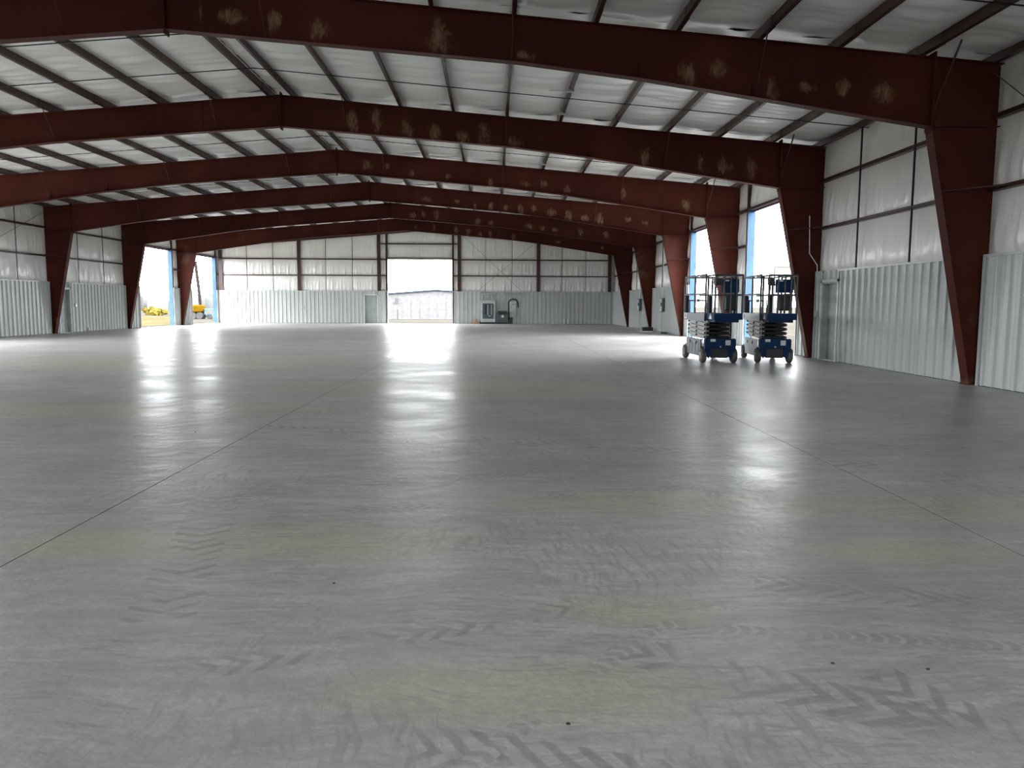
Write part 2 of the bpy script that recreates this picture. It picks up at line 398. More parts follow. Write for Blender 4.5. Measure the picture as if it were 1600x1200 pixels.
# bridging straps under the purlins, on the third points of every bay
for k in BAYS:
    for t in (1 / 3, 2 / 3):
        y = FY(k) + BAY * t if k < 6 else FY(6) + 7.3 * t
        for s in (1, -1):
            m = MB(); pts = [(0, -.014 + 7.18), (s * 15.2, -.014 + top(15.2)), (s * 15.2, top(15.2) + .002), (0, 7.182)]
            add('bridging_strap', m.prism(pts, y - .012, y + .012), 'black', ceil)
# eave struts
for s in (1, -1):
    add('eave_strut', MB().box(s * 15.06 - .012, s * 15.06 + .012, FY(0), YE, 5.92, 6.14).box(min(s * 15.06, s * 14.98), max(s * 15.06, s * 14.98), FY(0), YE, 5.92, 5.93), 'red', ceil)
# small light raceway boxes seen on the purlin near x = 7.7
for (x, y) in [(7.68, 19.2), (7.68, 21.4), (7.68, 29.0)]:
    add('purlin_clip', MB().box(x - .09, x + .09, y - .05, y + .05, top(x) - .03, top(x) + .02).box(x - .5, x, y - .01, y + .01, top(x) - .012, top(x) + .005), 'galv', ceil)

# ------------------------------------------------------------ walls
# local wall frame: x along the wall, y = distance into the room from the sheeting, z up
WF = {'right': (lambda a: ((XW, a, 0), (0, 0, PI / 2))), 'left': (lambda a: ((-XW, a, 0), (0, 0, -PI / 2))),
      'end': (lambda a: ((a, YE, 0), (0, 0, PI)))}
def put(name, me, mat, wall, par, a, z=0, kind=None):
    (lx, ly, lz), rot = WF[wall](a)
    return add(name, me, mat, par, (lx, ly, lz + z), rot)
def sheet_wall(runs, opens, h_fn, extra=()):
    """outer sheeting as solid boxes around openings [(u0,u1,z0,z1)] ; boxes given in wall u"""
    boxes = []; cur = runs[0]
    for a, b, z1 in sorted(opens):
        boxes.append((cur, a, 0, None)); boxes.append((a, b, z1, None)); cur = b
    boxes.append((cur, runs[1], 0, None)); return boxes
DR = {'right': (20.80, 21.78), 'left': (38.42, 39.36), 'end': (-3.98, -3.02)}
wall = {}
for wl in ('right', 'left'):
    s = 1 if wl == 'right' else -1
    ops = [(a, b, OH) for a, b in OPEN[wl]] + [(DR[wl][0], DR[wl][1], 2.13)]
    m = MB()
    for a, b, z0, _ in sheet_wall((YB, YE + .1), ops, None):
        m.box(min(s * 15.245, s * 15.3), max(s * 15.245, s * 15.3), a, b, z0 - (.3 if z0 == 0 else 0), 6.15)
    wall[wl] = struct('wall_' + wl, m, 'sheet', ('right' if s > 0 else 'left') + ' side wall, white ribbed liner below and white insulation with red girts above')
m = MB()
for a, b, z0, _ in sheet_wall((-15.3, 15.3), [(OPEN['end'][0][0], OPEN['end'][0][1], OH), (DR['end'][0], DR['end'][1], 2.13)], None):
    segs = [(a, min(b, 0)), (max(a, 0), b)] if a < 0 < b else [(a, b)]
    for p, q in segs:
        m.prism([(p, z0), (q, z0), (q, 7.44 - abs(q) * SL), (p, 7.44 - abs(p) * SL)], YE + .005, YE + .06)
wall['end'] = struct('wall_far', m, 'sheet', 'far gable wall with the big open doorway, ribbed liner below, insulation above')
m = MB()
for a, b, z0, _ in sheet_wall((-15.3, 15.3), [(a, b, OH) for a, b in OPEN['front']], None):
    segs = [(a, min(b, 0)), (max(a, 0), b)] if a < 0 < b else [(a, b)]
    for p, q in segs:
        m.prism([(p, z0), (q, z0), (q, 7.44 - abs(q) * SL), (p, 7.44 - abs(p) * SL)], YB - .06, YB)
wall['front'] = struct('wall_near', m, 'wallvinyl', 'near gable wall behind the viewer')

LD = .20        # liner plane, distance from sheeting
LH = 2.44
def liner_mesh(wd, h=LH, z0=0.0):
    n = max(1, round(wd / .305)); st = wd / n; prof = [(0, 0)]
    for i in range(n):
        c = st * (i + .5)
        prof += [(c - .030, 0), (c - .019, .046), (c + .019, .046), (c + .030, 0)]
        if i < n - 1: prof += [(c + st / 2 - .035, 0), (c + st / 2 - .02, .004), (c + st / 2 + .02, .004), (c + st / 2 + .035, 0)]
    prof.append((wd, 0))
    vs = [(x - wd / 2, LD + y, z) for x, y in prof for z in (z0, h)] ; k = len(prof)
    vs += [(x - wd / 2, LD - .006, z) for x, y in (prof[0], prof[-1]) for z in (z0, h)]
    fs = [(2 * i, 2 * i + 2, 2 * i + 3, 2 * i + 1) for i in range(k - 1)]
    fs += [(2 * k, 2 * k + 1, 2 * k + 3, 2 * k + 2), (0, 1, 2 * k + 1, 2 * k), (2 * k - 2, 2 * k + 2, 2 * k + 3, 2 * k - 1)]
    m = MB(); m.add(vs, fs)
    # fastener heads
    for z in (.75, 1.6):
        if h > 2 and z0 < .1: m.box(-.008, .008, LD + .0, LD + .008, z - .008, z + .008)
    return m.mesh('liner_panel')
lc = {}
def liner(wl, a, b, h=LH, z0=0.012):
    """row of ribbed panels from a to b, one object per sheet, with cap, foot and end trims"""
    L = b - a
    if L < .08: return
    n = max(1, round(L / .915)); wd = L / n
    for i in range(n):
        key = (round(wd, 3), h, z0)
        if key not in lc: lc[key] = liner_mesh(wd - .004, h, z0)
        put('liner_panel', lc[key], 'liner', wl, wall[wl], a + wd * (i + .5))
    c = (a + b) / 2; hl = L / 2 + .012
    if z0 < .1:
        put('cap_trim', MB().box(-hl, hl, LD - .02, LD + .045, h - .035, h + .012).box(-hl, hl, 0.02, LD, h - .0, h + .012), 'liner', wl, wall[wl], c)
        for e in (a, b):
            put('end_trim', MB().box(-.012, .012, .02, LD + .036, 0, h).box(-.03, .03, LD + .030, LD + .040, 0, h), 'liner', wl, wall[wl], e)
        put('foot_trim', MB().box(-hl, hl, LD - .03, LD - .006, 0, .014), 'black', wl, wall[wl], c)

def ins_mesh(wd, z0, zt, seed, nu=36, nv=12):
    """wall vinyl: bulges out low in its bay and hangs in upright wrinkles; zt is a function of x for the sloped gable"""
    vs = []; fs = []
    for j in range(nv + 1):
        v = j / nv; bul = math.sin(PI * min(1, v) ** .62) ** .8 if 0 < v < 1 else 0
        bul = math.sin(PI * v ** .55) if 0 < v < 1 else 0
        for i in range(nu + 1):
            uu = i / nu; x = (uu - .5) * wd; e = min(1, 8 * min(uu, 1 - uu)) ** .5 if 0 < uu < 1 else 0
            n1 = noise.noise(Vector((x * 2.2 + seed * 11, v * .6, seed))) * .03
            n2 = abs(noise.noise(Vector((x * 6.5 + seed * 5 + v * .5, v * .8, seed + 4)))) * .10 * (1.3 - v)
            n3 = noise.noise(Vector((x * 14 + seed, v * .9, seed + 8))) * .03 * (1.2 - v)
            z = z0 + (zt(x) - z0) * v
            vs.append((x, .03 + bul * e * (.055 + n1 + n2 + n3) , z))
    for j in range(nv):
        for i in range(nu):
            a = j * (nu + 1) + i; fs.append((a, a + 1, a + nu + 2, a + nu + 1))
    m = MB(); m.add(vs, fs, True); return m.mesh('insulation_panel')
ic = {}
def ins(wl, a, b, z0, z1, slope=False):
    if b - a < .05: return
    c = (a + b) / 2; var = random.randint(0, 4)
    if slope:
        s_ = -1                                     # the far wall's local x runs the other way
        me = ins_mesh(b - a, z0, lambda x: 7.40 - abs(c - x) * SL, var + c)
    else:
        key = (round(b - a, 2), z0, z1, var)
        if key not in ic: ic[key] = ins_mesh(b - a, z0, lambda x: z1, var * 1.7 + (b - a))
        me = ic[key]
    put('insulation_panel', me, 'wallvinyl', wl, wall[wl], c)
def girt(wl, a, b, z):
    hl = (b - a) / 2
    m = MB().box(-hl, hl, .01, .2, z - .004, z + .004).box(-hl, hl, .19, .2, z - .004, z + .068).box(-hl, hl, .002, .01, z - .07, z + .004)
    put('girt', m, 'red', wl, wall[wl], (a + b) / 2)
def rod(wl, a, z0, z1, th=.016):
    put('sag_angle', MB().box(-th, th, .196, .206, z0, z1).box(-th, -th + .006, .17, .2, z0, z1), 'black', wl, wall[wl], a)

G1, G2 = 3.62, 4.93
for wl in ('right', 'left'):
    for k in range(-1, 7):
        a0, b0 = FY(k), (FY(k + 1) if k < 6 else YE)
        if wl == 'left' and k < 1: 
            pass
        ops = [(a, b) for a, b in OPEN[wl] if a >= a0 - .1 and b <= b0 + .1]
        d = [x for x in (DR[wl],) if a0 < x[0] < b0]
        la, lb = a0 + .16, b0 - (.2 if k < 6 else .24)
        # lower liner
        cuts = sorted(ops + d); cur = la
        for (p, q) in cuts:
            liner(wl, cur, p - .03)
            if (p, q) in d: liner(wl, p - .0, q + .0, LH - .0, 2.19)
            cur = q + .03
        liner(wl, cur, lb)
        # insulation and girts above
        if not ops:
            t = [a0 + (b0 - a0) * i / 3 for i in range(4)]
            for (z0, z1) in ((LH, G1), (G1, G2), (G2, 5.98)):
                for p, q in zip(t[:-1], t[1:]): ins(wl, p, q, z0, z1)
            for z in (G1, G2): girt(wl, a0 + .12, b0 - .12, z)
            for x in t[1:-1]: rod(wl, x, LH, 5.95)
        else:
            p, q = ops[0]
            for (aa, bb) in ((a0, p - .1), (q + .1, b0)):
                for (z0, z1) in ((LH, G1), (G1, G2)): ins(wl, aa, bb, z0, z1)
                if bb - aa > .3:
                    for z in (G1,): girt(wl, aa + .1, bb, z)
            ins(wl, a0, a0 + (b0 - a0) / 2, G2, 5.98); ins(wl, a0 + (b0 - a0) / 2, b0, G2, 5.98)
            girt(wl, a0 + .12, b0 - .12, OH + .02)
            for e in (p - .06, q + .06):
                put('jamb_post', MB().box(-.05, .05, .0, .012, 0, 5.95).box(-.05, .05, .188, .2, 0, 5.95).box(-.006, .006, .0, .2, 0, 5.95), 'red', wl, wall[wl], e)

# end wall
XC = [-14.78, -8.88, -2.85, 3.24, 9.26, 14.72]
EP = OPEN['end'][0]
liner('end', -14.96, DR['end'][0] - .03); liner('end', DR['end'][0], DR['end'][1], LH, 2.19)
liner('end', DR['end'][1] + .03, EP[0] - .03); liner('end', EP[1] + .03, 14.96)
E1, E2, E3 = 3.58, 4.80, 5.98
for a, b in zip(XC[:-1], XC[1:]):
    if a == -2.85:
        for (p, q) in ((a, EP[0] - .04), (EP[1] + .04, b)):
            for z0, z1 in ((LH, E1), (E1, E2), (E2, E3)): ins('end', p, q, z0, z1)
            ins('end', p, q, E3, 7, True)
            for z in (E1, E2, E3): girt('end', p, q, z)
        ins('end', EP[0], .24, E2, E3); ins('end', .24, EP[1], E2, E3)
        ins('end', EP[0], 0, E3, 7, True); ins('end', 0, EP[1], E3, 7, True)
        girt('end', EP[0], EP[1], E3); girt('end', EP[0], EP[1], OH + .02)
        continue
    t = [a + (b - a) * i / 3 for i in range(4)]
    for p, q in zip(t[:-1], t[1:]):
        for z0, z1 in ((LH, E1), (E1, E2)): ins('end', p, q, z0, z1)
        ins('end', p, q, E2, 7, True)
    for z in (E1, E2): girt('end', a + .1, b - .1, z)
    for x in t[1:-1]: rod('end', x, LH, top(x) + .0)
def end_post(x, z0=0.0, wd=.15, d0=.0, d1=.24):
    z1 = top(x) + .05
    m = MB().box(-wd, wd, d1 - .012, d1, z0, z1).box(-.006, .006, d0, d1, z0, z1).box(-wd, wd, d0, d0 + .01, z0, z1)
    put('gable_post', m, 'red', 'end', wall['end'], x)
for x in XC: end_post(x, LH + .01, .13, .0, .27)
for x in (EP[0] - .06, EP[1] + .06): end_post(x, 0, .07, .0, .20)
# gable rafter
for s in (1, -1):
    pts = [(0, 6.93), (s * 15.1, 6.93 - 15.1 * SL), (s * 15.1, 7.13 - 15.1 * SL), (0, 7.13)]
    add('gable_rafter', MB().prism(pts, YE - .26, YE - .25).prism([(0, 6.92), (s * 15.1, 6.92 - 15.1 * SL), (s * 15.1, 6.93 - 15.1 * SL), (0, 6.93)], YE - .3, YE - .2), 'red', wall['end'])

# trims in the openings (blue reveals seen from inside)
tn = 0
def trim(wl, a, b, label):
    global tn
    tn += 1
    (lx, ly, lz), rot = WF[wl]((a + b) / 2); hl = (b - a) / 2
    col = 'blue' if wl != 'end' else 'frame'
    o = struct('trim_%d' % tn, MB().box(-hl, hl, -.07, .02, OH, OH + .06), col, label); o.location = (lx, ly, lz); o.rotation_euler = rot
    for s in (1, -1):
        add('jamb', MB().box(min(s * hl, s * (hl - .012)), max(s * hl, s * (hl - .012)), -.07, .185, 0, OH).box(min(s * hl, s * (hl + .1)), max(s * hl, s * (hl + .1)), -.085, -.07, 0, OH), col, o)
trim('right', *OPEN['right'][0], 'blue trim round the open doorway behind the right scissor lift')
trim('right', *OPEN['right'][1], 'blue trim round the open doorway behind the left scissor lift')
trim('left', *OPEN['left'][3], 'blue trim round the nearer open doorway in the left wall')
trim('left', *OPEN['left'][4], 'blue trim round the open doorway in the far left corner')
trim('end', *OPEN['end'][0], 'pale trim round the big open doorway in the far wall')

# personnel doors
dn = 0
def pdoor(wl, a, b, hinge, label):
    global dn
    dn += 1
    (lx, ly, lz), rot = WF[wl]((a + b) / 2); hl = (b - a) / 2; h = 2.13
    o = struct('door_%d' % dn, MB().box(-hl + .04, hl - .04, .02, .06, .01, h - .04), 'door', label); o.location = (lx, ly, lz); o.rotation_euler = rot
    fr = MB()
    for s in (1, -1): fr.box(min(s * hl, s * (hl - .045)), max(s * hl, s * (hl - .045)), -.02, LD + .02, 0, h)
    fr.box(-hl, hl, -.02, LD + .02, h - .045, h)
    add('door_frame', fr, 'door', o)
    cs = MB()
    for s in (1, -1): cs.box(min(s * hl, s * (hl + .07)), max(s * hl, s * (hl + .07)), LD + .005, LD + .045, 0, h + .07)
    cs.box(-hl - .07, hl + .07, LD + .005, LD + .045, h, h + .07)
    add('door_casing', cs, 'frame', o)
    x = (hl - .12) * hinge
    k = MB().tube([(x, .06, 1.0), (x, .12, 1.0)], .012); k.disc((x, .13, 1.0), (0, 1, 0), .03, .015, 12)
    add('door_knob', k, 'chrome', o)
    k = MB().disc((x, .07, 1.15), (0, 1, 0), .025, .012, 12); add('deadbolt', k, 'chrome', o)
    add('threshold', MB().box(-hl, hl, -.02, LD, .0, .012), 'chrome', o)
pdoor('right', *DR['right'], 1, 'grey steel door set deep in the liner beside the right scissor lift')
pdoor('left', *DR['left'], -1, 'grey steel door in the left wall beside the fourth frame')
pdoor('end', *DR['end'], -1, 'grey steel door in the far wall left of the big opening')

# ------------------------------------------------------------ steel frames
BOT = [(0, 6.35), (6.3, 5.86), (8.5, 5.60), (13.92, 4.79)]
def botz(x):
    x = abs(x)
    for (a, za), (b, zb) in zip(BOT[:-1], BOT[1:]):
        if x <= b: return za + (zb - za) * (x - a) / (b - a)
    return BOT[-1][1]
def strip(pts, y0, y1, th, up):
    """flange plate following (x, z) points"""
    q = [(x, z + (th if up else -th)) for x, z in pts]
    return MB().prism(pts + q[::-1], y0, y1)
def frame_meshes():
    out = {}
    for s in (1, -1):
        W = .006
        out['col', s] = MB().prism([(s * 15.23, 0.02), (s * 15.23, top(15.24) - .02), (s * 13.95, top(13.95) - .012), (s * 13.95, 4.79), (s * 14.93, 0.02)], -W, W).mesh('column')
        out['cof', s] = MB().prism([(s * 15.228, .02), (s * 15.24, .02), (s * 15.24, top(15.24)), (s * 15.228, top(15.24))], -.125, .125).mesh('flange')
        out['cif', s] = MB().prism([(s * 14.93, .02), (s * 13.93, 4.79), (s * 13.915, 4.79), (s * 14.915, .02)], -.125, .125).mesh('flange')
        out['ctf', s] = MB().prism([(s * 13.95, top(13.95) - .012), (s * 15.24, top(15.24) - .012), (s * 15.24, top(15.24)), (s * 13.95, top(13.95))], -.125, .125).mesh('flange')
        out['cep', s] = MB().box(min(s * 13.93, s * 13.95), max(s * 13.93, s * 13.95), -.11, .11, 4.68, top(13.95) + .10).mesh('end_plate')
        out['cst', s] = MB().box(min(s * 13.95, s * 15.23), max(s * 13.95, s * 15.23), -.115, .115, 4.785, 4.80).mesh('stiffener')
        out['cbp', s] = MB().box(min(s * 14.88, s * 15.28), max(s * 14.88, s * 15.28), -.14, .14, 0, .02).mesh('base_plate')
        pts = [(s * x, z) for x, z in BOT]
        up = [(s * 13.93, top(13.93)), (0, 7.18)]
        out['raf', s] = MB().prism([(s * .012, BOT[0][1])] + [(s * x, z) for x, z in BOT[1:3]] + [(s * 13.93, BOT[3][1])] + [(s * 13.93, top(13.93) - .01), (s * .012, 7.17)], -.005, .005).mesh('rafter')
        out['rbf', s] = strip(pts[:3] + [(s * 13.93, 4.79)], -.11, .11, .012, False).mesh('flange')
        out['rtf', s] = strip([(s * .01, 7.168), (s * 13.93, top(13.93) - .012)], -.11, .11, .012, True).mesh('flange')
        out['rep', s] = MB().box(min(s * 13.91, s * 13.93), max(s * 13.91, s * 13.93), -.11, .11, 4.70, top(13.93) + .08).mesh('end_plate')
        out['rrp', s] = MB().box(min(0, s * .014), max(0, s * .014), -.1, .1, 6.26, 7.26).mesh('ridge_plate')
        out['seam', s] = MB().box(s * 2.15 - .008, s * 2.15 + .008, -.010, .010, botz(2.15), top(2.15) - .012).mesh('weld_seam')
        for i, x in enumerate((8.5, 10.6)):
            b_ = botz(x); out['sp%d' % i, s] = MB().prism([(-.1, b_), (.1, b_), (.01, b_ + .3), (-.01, b_ + .3)], s * x - .004, s * x + .004, 'x').mesh('stiffener')
    return out
FM = frame_meshes()
def brace_mesh(s, x, sy):
    """flange brace: thin angle from the rafter's bottom flange up to the purlin line"""
    a = Vector((x, 0, botz(x) + .03)); b = Vector((x, sy * .62, top(x) + .06)); return MB().tube([a, b], .012, 4).mesh('flange_brace')
BX = [1.77, 6.20, 10.67]
bmsh = {(s, x, y): brace_mesh(s, s * x, y) for s in (1, -1) for x in BX for y in (1, -1)}
def col_brace(s, sy):
    a = Vector((s * 14.18, 0, 3.62)); b = Vector((s * 15.06, sy * .75, 3.66)); m = MB().tube([a, b], .017, 4); return m.mesh('flange_brace')
cb = {(s, y): col_brace(s, y) for s in (1, -1) for y in (1, -1)}
ORD = ['nearest steel portal frame, its ridge at the top left of the view', 'second steel portal frame, its right column beside the grey side door',
       'third steel portal frame, its right column just behind the left scissor lift', 'fourth steel portal frame, its left column beside the left wall door',
       'fifth steel portal frame, its left column before the nearer left opening', 'sixth and farthest steel portal frame, standing before the far gable wall']
FR = []
for k in range(1, 7):
    t = thing('steel_frame', 'red primed ' + ORD[k - 1], 'steel frame', (0, FY(k), 0), 0, 'steel portal frames spanning the hall')
    for s in (1, -1):
        c = add('column', FM['col', s], 'primer', t)
        for q in ('cof', 'cif', 'ctf'): add('flange', FM[q, s], 'primer', c)
        add('end_plate', FM['cep', s], 'primer', c); add('stiffener', FM['cst', s], 'primer', c); add('base_plate', FM['cbp', s], 'primer', c)
        rf = add('rafter', FM['raf', s], 'primer', t)
        add('flange', FM['rbf', s], 'primer', rf); add('flange', FM['rtf', s], 'primer', rf)
        add('end_plate', FM['rep', s], 'primer', rf); add('ridge_plate', FM['rrp', s], 'primer', rf)
        add('weld_seam', FM['seam', s], 'primer', rf)
        for i in range(2): add('stiffener', FM['sp%d' % i, s], 'primer', rf)
        for x in BX:
            for y in (1, -1): add('flange_brace', bmsh[s, x, y], 'red', t)
        for y in (1, -1): add('flange_brace', cb[s, y], 'red', t)
    FR.append(t)
# knee braces up to the purlins at the nearest frames
for k in (0, 1, 2):
    add('knee_brace', MB().tube([(13.95, -.02, 5.0), (14.02, -.75, top(14.0) + .1)], .018, 4), 'red', FR[k])

# wind bracing
def cable(par, a, b, rad=.009): add('brace_cable', MB().tube([a, b], rad, 6), 'cable', par)
cable(wall['end'], (3.4, YE - .26, 6.75), (8.0, YE - .26, 2.46))
cable(wall['end'], (9.1, YE - .29, 6.2), (4.6, YE - .29, 2.46))
cable(wall['right'], (15.0, FY(1) - .14, 5.74), (15.0, FY(0) + .1, .3))
cable(wall['left'], (-15.0, FY(4) - .14, 5.74), (-15.0, FY(3) + .1, 2.6))

# ------------------------------------------------------------ scissor lifts
def make_lift(loc, rz, label, side):
    """origin: floor under the middle of the front (steer) end; front faces -y, body runs back along +y"""
    t = thing('scissor_lift', label, 'scissor lift', loc, rz, 'scissor lifts parked side by side')
    HW = .40
    ch = MB().bbox(-HW + .05, HW - .05, .16, 2.38, .17, .40, .015).box(-.26, -.22, .03, .2, .15, .37).box(.22, .26, .03, .2, .15, .37)
    ch.prism([(-HW, .37), (-HW, .60), (-HW + .03, .63), (HW - .03, .63), (HW, .60), (HW, .37)], .0, .16)
    ch.prism([(-HW + .12, .12), (-HW + .17, .37), (-HW, .37), (-HW + .02, .22)], .03, .14).prism([(HW - .12, .12), (HW - .17, .37), (HW, .37), (HW - .02, .22)], .03, .14)
    ch = add('chassis', ch, 'liftblue', t)
    add('data_plate', MB().box(-.26, -.13, -.006, 0, .55, .62), 'decal', ch); add('warning_plate', MB().box(.13, .26, -.006, 0, .46, .59), 'decal', ch)
    add('tow_eye', MB().disc((.0, -.01, .42), (0, 1, 0), .022, .01, 10), 'chrome', ch)
    add('dark_recess', MB().box(-.22, .22, .10, .155, .13, .37), 'black', ch)  # black box standing in for the dark of the recess under the apron
    for s, mt in ((-1, side), (1, 'liftblue')):
        cv = MB().bbox(min(s * (HW - .03), s * (HW + .015)), max(s * (HW - .03), s * (HW + .015)), .42, 1.98, .15, .60, .012)
        for yy in (.62, .95, 1.3, 1.62): cv.box(min(s * (HW + .015), s * (HW + .022)), max(s * (HW + .015), s * (HW + .022)), yy, yy + .2, .22, .5)
        cv = add('side_cover', cv, mt, t)
        for yy in (.80, 1.50): add('latch', MB().box(min(s * (HW + .02), s * (HW + .035)), max(s * (HW + .02), s * (HW + .035)), yy, yy + .05, .46, .54), 'black', cv)
    for y in (.20, 2.10):
        for s in (1, -1):
            wd_ = .065
            w_ = add('wheel', MB().disc((s * (HW + .0), y, .19), (1, 0, 0), .19, wd_, 24, .025), 'rubber', t)
            add('wheel_hub', MB().disc((s * (HW + .062), y, .19), (1, 0, 0), .10, .012, 16).disc((s * (HW + .075), y, .19), (1, 0, 0), .035, .01, 10), 'armgrey', w_)
    # folded scissor stack: four pairs, near-horizontal arms crossing
    z = .655
    for i in range(4):
        for s in (1, -1):
            for q, off in ((1, 0.0), (-1, .055)):
                x = s * (.30 - off); a = Vector((x, .30, z + (.0 if q == 1 else .075))); b = Vector((x, 2.15, z + (.075 if q == 1 else .0)))
                m = MB(); d = b - a
                m.add([(x + dx, p.y, p.z + dz) for p in (a, b) for dx in (-.022, .022) for dz in (-.045, .045)],
                      [(0, 1, 3, 2), (4, 6, 7, 5), (0, 4, 5, 1), (2, 3, 7, 6), (0, 2, 6, 4), (1, 5, 7, 3)])
                ar = add('scissor_arm', m, 'armgrey', t)
                if off == 0: add('pivot_pin', MB().disc((x + s * .03, .33, a.z), (1, 0, 0), .026, .02, 10).disc((x + s * .03, 1.22, (a.z + b.z) / 2), (1, 0, 0), .026, .02, 10).disc((x + s * .03, 2.12, b.z), (1, 0, 0), .026, .02, 10), 'black', ar)
        add('cross_tube', MB().tube([(-.30, .31, z), (.30, .31, z)], .04, 10), 'black', t)
        add('cross_tube', MB().tube([(-.30, 1.22, z + .04), (.30, 1.22, z + .04)], .04, 10), 'black', t)
        z += .108
    add('lift_cylinder', MB().tube([(0, .5, .68), (0, 1.9, .98)], .055, 10), 'black', t)
    # platform
    zd = 1.08
    dk = add('deck', MB().box(-.40, .40, .10, 2.42, zd + .02, zd + .06).box(-.40, -.37, .10, 2.42, zd, zd + .20).box(.37, .40, .10, 2.42, zd, zd + .20).box(-.40, .40, 2.39, 2.42, zd, zd + .2), 'liftdark', t)
    add('side_panel', MB().box(-.412, -.402, .12, 2.40, zd + .0, zd + .20), side, dk)
    add('round_badge', MB().disc((-.415, 2.2, zd + .12), (1, 0, 0), .05, .004, 14), 'black', dk); add('badge_plate', MB().box(-.4145, -.4125, 2.05, 2.36, zd + .03, zd + .19), 'decal', dk)
    ed = add('extension_deck', MB().box(-.35, .35, -.62, .6, zd + .07, zd + .11).prism([(-.35, zd + .05), (-.35, zd + .21), (.35, zd + .21), (.35, zd + .05)], -.64, -.61).box(-.36, -.33, -.62, .3, zd + .05, zd + .21).box(.33, .36, -.62, .3, zd + .05, zd + .21).box(-.30, .30, -.5, .2, zd - .02, zd + .07), 'liftblue', t)
    add('warning_plate', MB().add([(-.365, -.45, zd + .06), (-.365, -.15, zd + .06), (-.365, -.30, zd + .20), (-.362, -.45, zd + .06), (-.362, -.15, zd + .06), (-.362, -.30, zd + .20)], [(0, 1, 2), (5, 4, 3), (0, 3, 4, 1), (1, 4, 5, 2), (2, 5, 3, 0)]), 'decal', ed)
    # guard rails
    zt, zm = 2.27, 1.78; R_ = .024
    def rail(pts, par=t, nm='guard_rail', mt='rail', rr=R_): return add(nm, MB().tube(pts, rr, 8), mt, par)
    b0 = zd + .18
    for s in (1, -1):
        for zz in (zt, zm): rail([(s * .385, 2.40, zz), (s * .385, .10, zz)])
        for y in (2.40, 1.25, .12): rail([(s * .385, y, b0), (s * .385, y, zt)], nm='rail_post', rr=.026)
        for zz in (zt + .0, zm + .0): rail([(s * .34, .9, zz - .035), (s * .34, -.62, zz - .035)])
        for y in (-.62, .08): rail([(s * .34, y, zd + .2), (s * .34, y, zt - .035)], nm='rail_post', rr=.026)
    for zz in (zt - .035, zm - .035): rail([(-.34, -.62, zz), (.34, -.62, zz)])
    for x in (-.12, .05, .2): rail([(x, -.62, zd + .2), (x, -.62, zt - .035)], nm='rail_post')
    for zz in (zt,): rail([(-.385, 2.40, zz), (.385, 2.40, zz)])
    # rear corner shields and gate
    g = add('gate', MB().tube([(-.25, 2.40, b0), (-.25, 2.40, 1.62), (.25, 2.40, 1.62), (.25, 2.40, b0)], .022, 8), 'liftdark', t)
    add('gate_latch', MB().box(-.06, .03, 2.36, 2.39, 1.58, 1.66), 'chrome', g)
    for s in (1, -1): add('corner_shield', MB().bbox(min(s * .27, s * .395), max(s * .27, s * .395), 2.34, 2.42, b0, 1.76, .02), 'liftdark', t)
    # manual box on the front rail, battery charger box, control box with lever
    mb = add('document_box', MB().bbox(-.16, .26, -.60, -.45, 1.80, 2.14, .02), 'liftblue', t)
    add('emblem_plate', MB().box(.02, .08, -.612, -.60, 1.94, 2.00), 'covergrey', mb); add('top_label', MB().box(-.12, .0, -.606, -.60, 2.08, 2.12), 'decal', mb)
    add('tool_tray', MB().bbox(-.06, .20, -.58, -.40, 1.36, 1.74, .02), 'black', t)
    cbx = add('control_box', MB().prism([(-.30, 1.98), (-.34, 2.02), (-.34, 2.16), (-.20, 2.16), (-.18, 1.98)], -.58, -.40), 'black', t)
    add('joystick', MB().tube([(-.27, -.5, 2.15), (-.27, -.52, 2.24)], .012, 6).disc((-.27, -.52, 2.25), (0, 0, 1), .02, .02, 8), 'black', cbx)
    rail([(-.28, -.5, 1.98), (-.29, -.45, 1.6), (-.28, -.3, 1.35), (-.2, .0, 1.3)], nm='control_cable', mt='black', rr=.009)
    add('ladder', MB().tube([(-.16, 2.44, .4), (-.16, 2.44, 1.1)], .012, 6).tube([(.16, 2.44, .4), (.16, 2.44, 1.1)], .012, 6).tube([(-.16, 2.44, .5), (.16, 2.44, .5)], .012, 6).tube([(-.16, 2.44, .8), (.16, 2.44, .8)], .012, 6), 'rail', t)
    return t
make_lift((11.73, 20.12, 0), -.01, 'blue scissor lift on the left, grey side covers, standing before the third frame column', 'covergrey')
make_lift((13.16, 20.12, 0), -.13, 'blue scissor lift on the right, whiter side covers, standing nearest the side door', 'decal')

# ------------------------------------------------------------ electrical gear on the far wall
YL = YE - LD                                     # liner plane
sg = thing('switchboard', 'pale grey electrical cabinet with dark breaker panel by the far wall', 'electrical cabinet', (5.42, YL - .05, .12))
add('cabinet', MB().bbox(-.57, .57, -.45, 0, 0, 1.66, .02), 'boxlight', sg)
dp = add('breaker_panel', MB().bbox(-.40, .42, -.50, -.44, .28, 1.42, .015), 'dark', sg)
add('breaker_strip', MB().box(-.05, .02, -.51, -.50, .55, 1.33), 'box', dp); add('breaker_strip', MB().box(.24, .29, -.51, -.50, .55, 1.33), 'box', dp)
add('breaker_slot', MB().box(-.20, -.10, -.51, -.50, .57, 1.34), 'black', dp); add('name_plate', MB().box(.04, .2, -.506, -.50, .45, .50), 'decal', dp)
add('plinth', MB().box(-.6, .6, -.47, .0, -.12, 0), 'black', sg)
tf = thing('transformer', 'squat dark grey transformer between the cabinet and the tall white enclosure', 'transformer', (6.52, YL - .05, .1))
add('casing', MB().bbox(-.42, .46, -.5, 0, 0, .74, .02), 'dark', tf); add('vented_top', MB().bbox(-.34, .36, -.52, 0, .62, .86, .02), 'black', tf)
